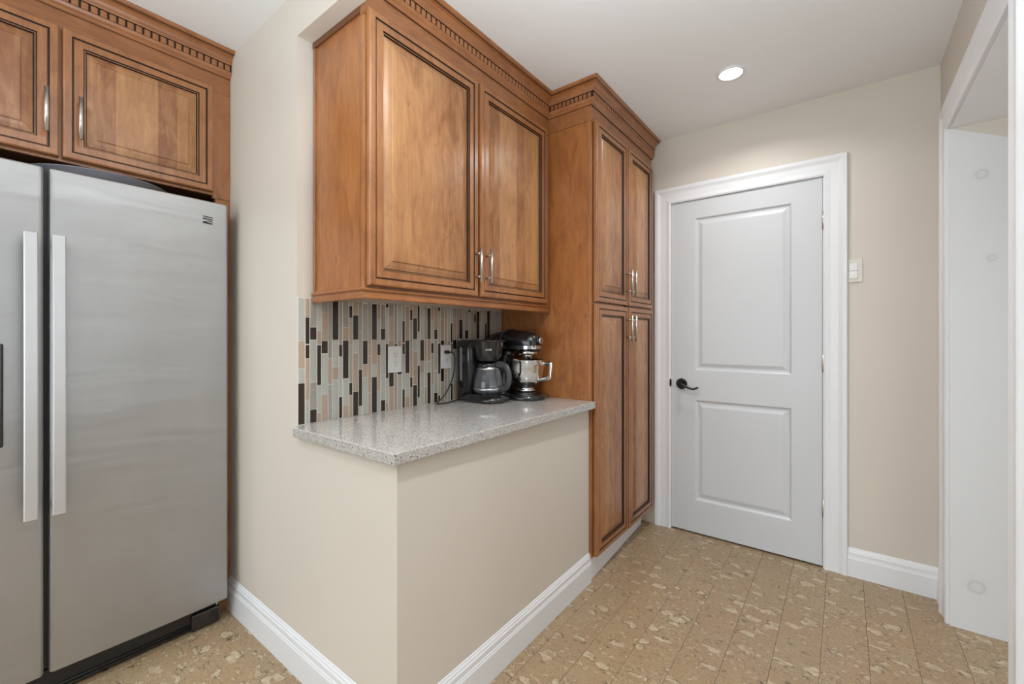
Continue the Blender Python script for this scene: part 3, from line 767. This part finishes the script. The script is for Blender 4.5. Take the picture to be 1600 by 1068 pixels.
b = MB(); b.lathe(.018, 0, [(.0545, .168), (.057, .172), (.057, .182), (.050, .189), (.012, .193), (.001, .193)], 36, caps=False); b.build('carafe_lid', 'black', cf, local=True)
b = MB(); hp = []
for (x, z) in ((.062, .176), (.092, .180), (.122, .168), (.136, .138), (.136, .104), (.124, .076), (.098, .062), (.080, .064)): hp.append((x+.008, 0, z+.002))
b.tube(spl(hp, 4), .0105, 12, sq=1.5)
b.build('carafe_handle', 'handlegray', cf, local=True)
# mains cord and plug (in the same part tree, world coordinates)
b = MB()
b.tube([(XT+.008, 1.468, 1.126), (XT+.030, 1.470, 1.126)], .0085, 10)
b.build('plug', 'blackmatte', t)
b = MB(); b.tube(spl([(XT+.030, 1.470, 1.126), (XT+.045, 1.486, 1.120), (XT+.050, 1.490, 1.08), (XT+.045, 1.480, 1.00), (XT+.035, 1.440, .925), (XT+.030, 1.395, CT+.005), (XT+.055, 1.385, CT+.0045), (XT+.062, 1.43, CT+.0045), (XT+.040, 1.50, CT+.0045), (XT+.045, 1.55, CT+.007)]), .0032, 8)
b.build('power_cord', 'blackmatte', t)

# ------------------------------------------------------------------ stand mixer (head points +x)
mx0, my0 = -1.352, 1.795
t = thing('stand_mixer', 'black stand mixer with polished steel bowl beside the coffee maker', 'mixer', (mx0, my0, CT))
b = MB()
def foot(z, g=0):
    pts = []
    n = 40
    for i in range(n):
        a = 2*PI*i/n; x = .165*math.cos(a); y_ = .095*math.sin(a)
        y_ *= 1.08 if x > 0 else .92
        pts.append((x+.0+math.copysign(abs(math.cos(a))**.7*.17-abs(x), x)*1, y_+0, z))
    return [(x*(1-g)+(-.005), y_*(1-g*1.6), z) for x, y_, z in pts]
b.rings([foot(0, .02), foot(.004), foot(.016), foot(.024, .05), foot(.028, .12)], smooth=True)
b.lathe(.055, 0, [(.064, .024), (.060, .034), (.050, .037), (.01, .037)], 32)
b.build('base', 'black', t, local=True)
b = MB()
b.rings([[(x+rx*math.cos(2*PI*i/24), ry*math.sin(2*PI*i/24), z) for i in range(24)] for x, rx, ry, z in ((-.100, .078, .066, .018), (-.105, .066, .056, .05), (-.108, .060, .050, .10), (-.104, .064, .050, .16), (-.096, .074, .052, .215), (-.088, .084, .054, .258))], smooth=True)
b.build('column', 'black', t, local=True)
b = MB()
head = [(-.172, .285, .010, .012), (-.168, .286, .030, .030), (-.150, .287, .046, .044), (-.110, .289, .055, .053), (-.05, .291, .060, .058), (.02, .291, .061, .059), (.065, .289, .059, .057), (.100, .285, .053, .052), (.122, .280, .045, .046), (.134, .277, .035, .036), (.137, .276, .020, .022)]
def sec(x, zc, ry, rz, n=32, cut=.040):
    return [(x, ry*math.copysign(abs(math.cos(2*PI*i/n))**.85, math.cos(2*PI*i/n)), max(zc+rz*math.copysign(abs(math.sin(2*PI*i/n))**.85, math.sin(2*PI*i/n)), zc-cut)) for i in range(n)]
b.rings([sec(*h_) for h_ in head], smooth=True)
b.build('motor_head', 'black', t, local=True)
b = MB()   # silver trim band round the head
def band(x0, x1, zc, hz_, off):
    n = 26; out = []
    for i in range(n+1):   # from rear near side, round the nose, to rear far side
        u = i/n
        if u < .35: x = x0+(x1-.05-x0)*u/.35; y_ = -1
        elif u > .65: x = x0+(x1-.05-x0)*(1-u)/.35; y_ = 1
        else:
            a = -PI/2+PI*(u-.35)/.30; x = x1-.05+.05*math.cos(a); y_ = math.sin(a)
        ry = .0575+off
        out.append((x, y_*ry))
    return out
o1 = band(-.06, .142, 0, 0, .0035); rs = [[(x, y_, .254), (x, y_, .271), (x*.985+.001, y_*.95, .271), (x*.985+.001, y_*.95, .254)] for x, y_ in o1]
b.rings(rs, True, True, 0, False)
tb = b.build('trim_band', 'silver', t, local=True)
b = MB(); b.tube([(.130, 0, .296), (.146, 0, .296)], .016, 24); b.build('hub_neck', 'black', t, local=True)
b = MB(); b.rings([[(x, r*math.cos(2*PI*i/24), .296+r*math.sin(2*PI*i/24)) for i in range(24)] for x, r in ((.146, .017), (.155, .0175), (.158, .015))], smooth=True); b.build('hub_cap', 'silver', t, local=True)
b = MB(); b.lathe(.075, 0, [(.050, .258), (.050, .244), (.047, .240)], 32); b.build('beater_collar', 'black', t, local=True)
b = MB(); b.lathe(.072, 0, [(.046, .226), (.049, .229), (.049, .242), (.046, .245)], 32); o = b.build('chrome_ring', 'chrome', t, local=True)
b = MB(); b.lathe(.072, 0, [(.016, .208), (.020, .204), (.026, .228)], 24); b.tube([(.072, 0, .150), (.072, 0, .21)], .006, 10); b.build('beater_shaft', 'chrome', t, local=True)
b = MB(); BC = .060
b.lathe(BC, 0, [(.034, .037), (.046, .040), (.050, .046), (.042, .052), (.040, .058), (.055, .070), (.075, .092), (.088, .122), (.095, .158), (.0975, .194), (.101, .197), (.101, .199), (.096, .199), (.0935, .194), (.091, .158), (.084, .122), (.071, .094), (.050, .072), (.01, .066)], 48)
bw = b.build('bowl', 'chrome', t, local=True); bw['label'] = 'polished steel bowl'
b = MB(); b.tube(spl([(BC+.094, 0, .180), (BC+.120, 0, .184), (BC+.146, 0, .184), (BC+.150, 0, .175), (BC+.146, 0, .125), (BC+.140, 0, .113), (BC+.115, 0, .106), (BC+.076, 0, .096)], 5), .0042, 8, sq=2.2)
b.build('bowl_handle', 'chrome', bw, local=True)
b = MB(); b.tube(spl([(-.10, -.045, .06), (-.085, -.068, .14), (-.075, -.070, .24), (-.055, -.060, .325), (-.03, -.030, .350), (-.015, .0, .352), (-.01, .030, .345), (-.03, -.010, .353), (-.045, -.050, .335), (-.055, -.069, .27), (-.05, -.073, .17), (-.06, -.072, .05)], 6), .0034, 8)
b.build('power_cord', 'blackmatte', t, local=True)
b = MB(); b.lathe(0, 0, [(.006, 0), (.006, .004)], 12)
b.v = [(x-.045, -.0635-z, .262+y_) for x, y_, z in b.v]; b.build('speed_knob', 'silver', t, local=True)
# lettering on the band
def lettering(txt, size, parent, name, place):
    cu = bpy.data.curves.new('txt', 'FONT'); cu.body = txt; cu.size = size; cu.extrude = .0003; cu.align_x = 'CENTER'; cu.align_y = 'CENTER'
    to = bpy.data.objects.new('txt', cu); COL.objects.link(to)
    bpy.context.view_layer.update()
    me = bpy.data.meshes.new_from_object(to.evaluated_get(bpy.context.evaluated_depsgraph_get()))
    bpy.data.objects.remove(to)
    for v in me.vertices: v.co = place(v.co.x, v.co.y, v.co.z)
    me.materials.clear(); me.materials.append(M['blackmatte'])
    o = bpy.data.objects.new(name, me); COL.objects.link(o); o.parent = parent; return o
lettering('KitchenAid', .0135, tb, 'lettering', lambda x, y_, z: (.048+x, -.0613-z, .2625+y_))
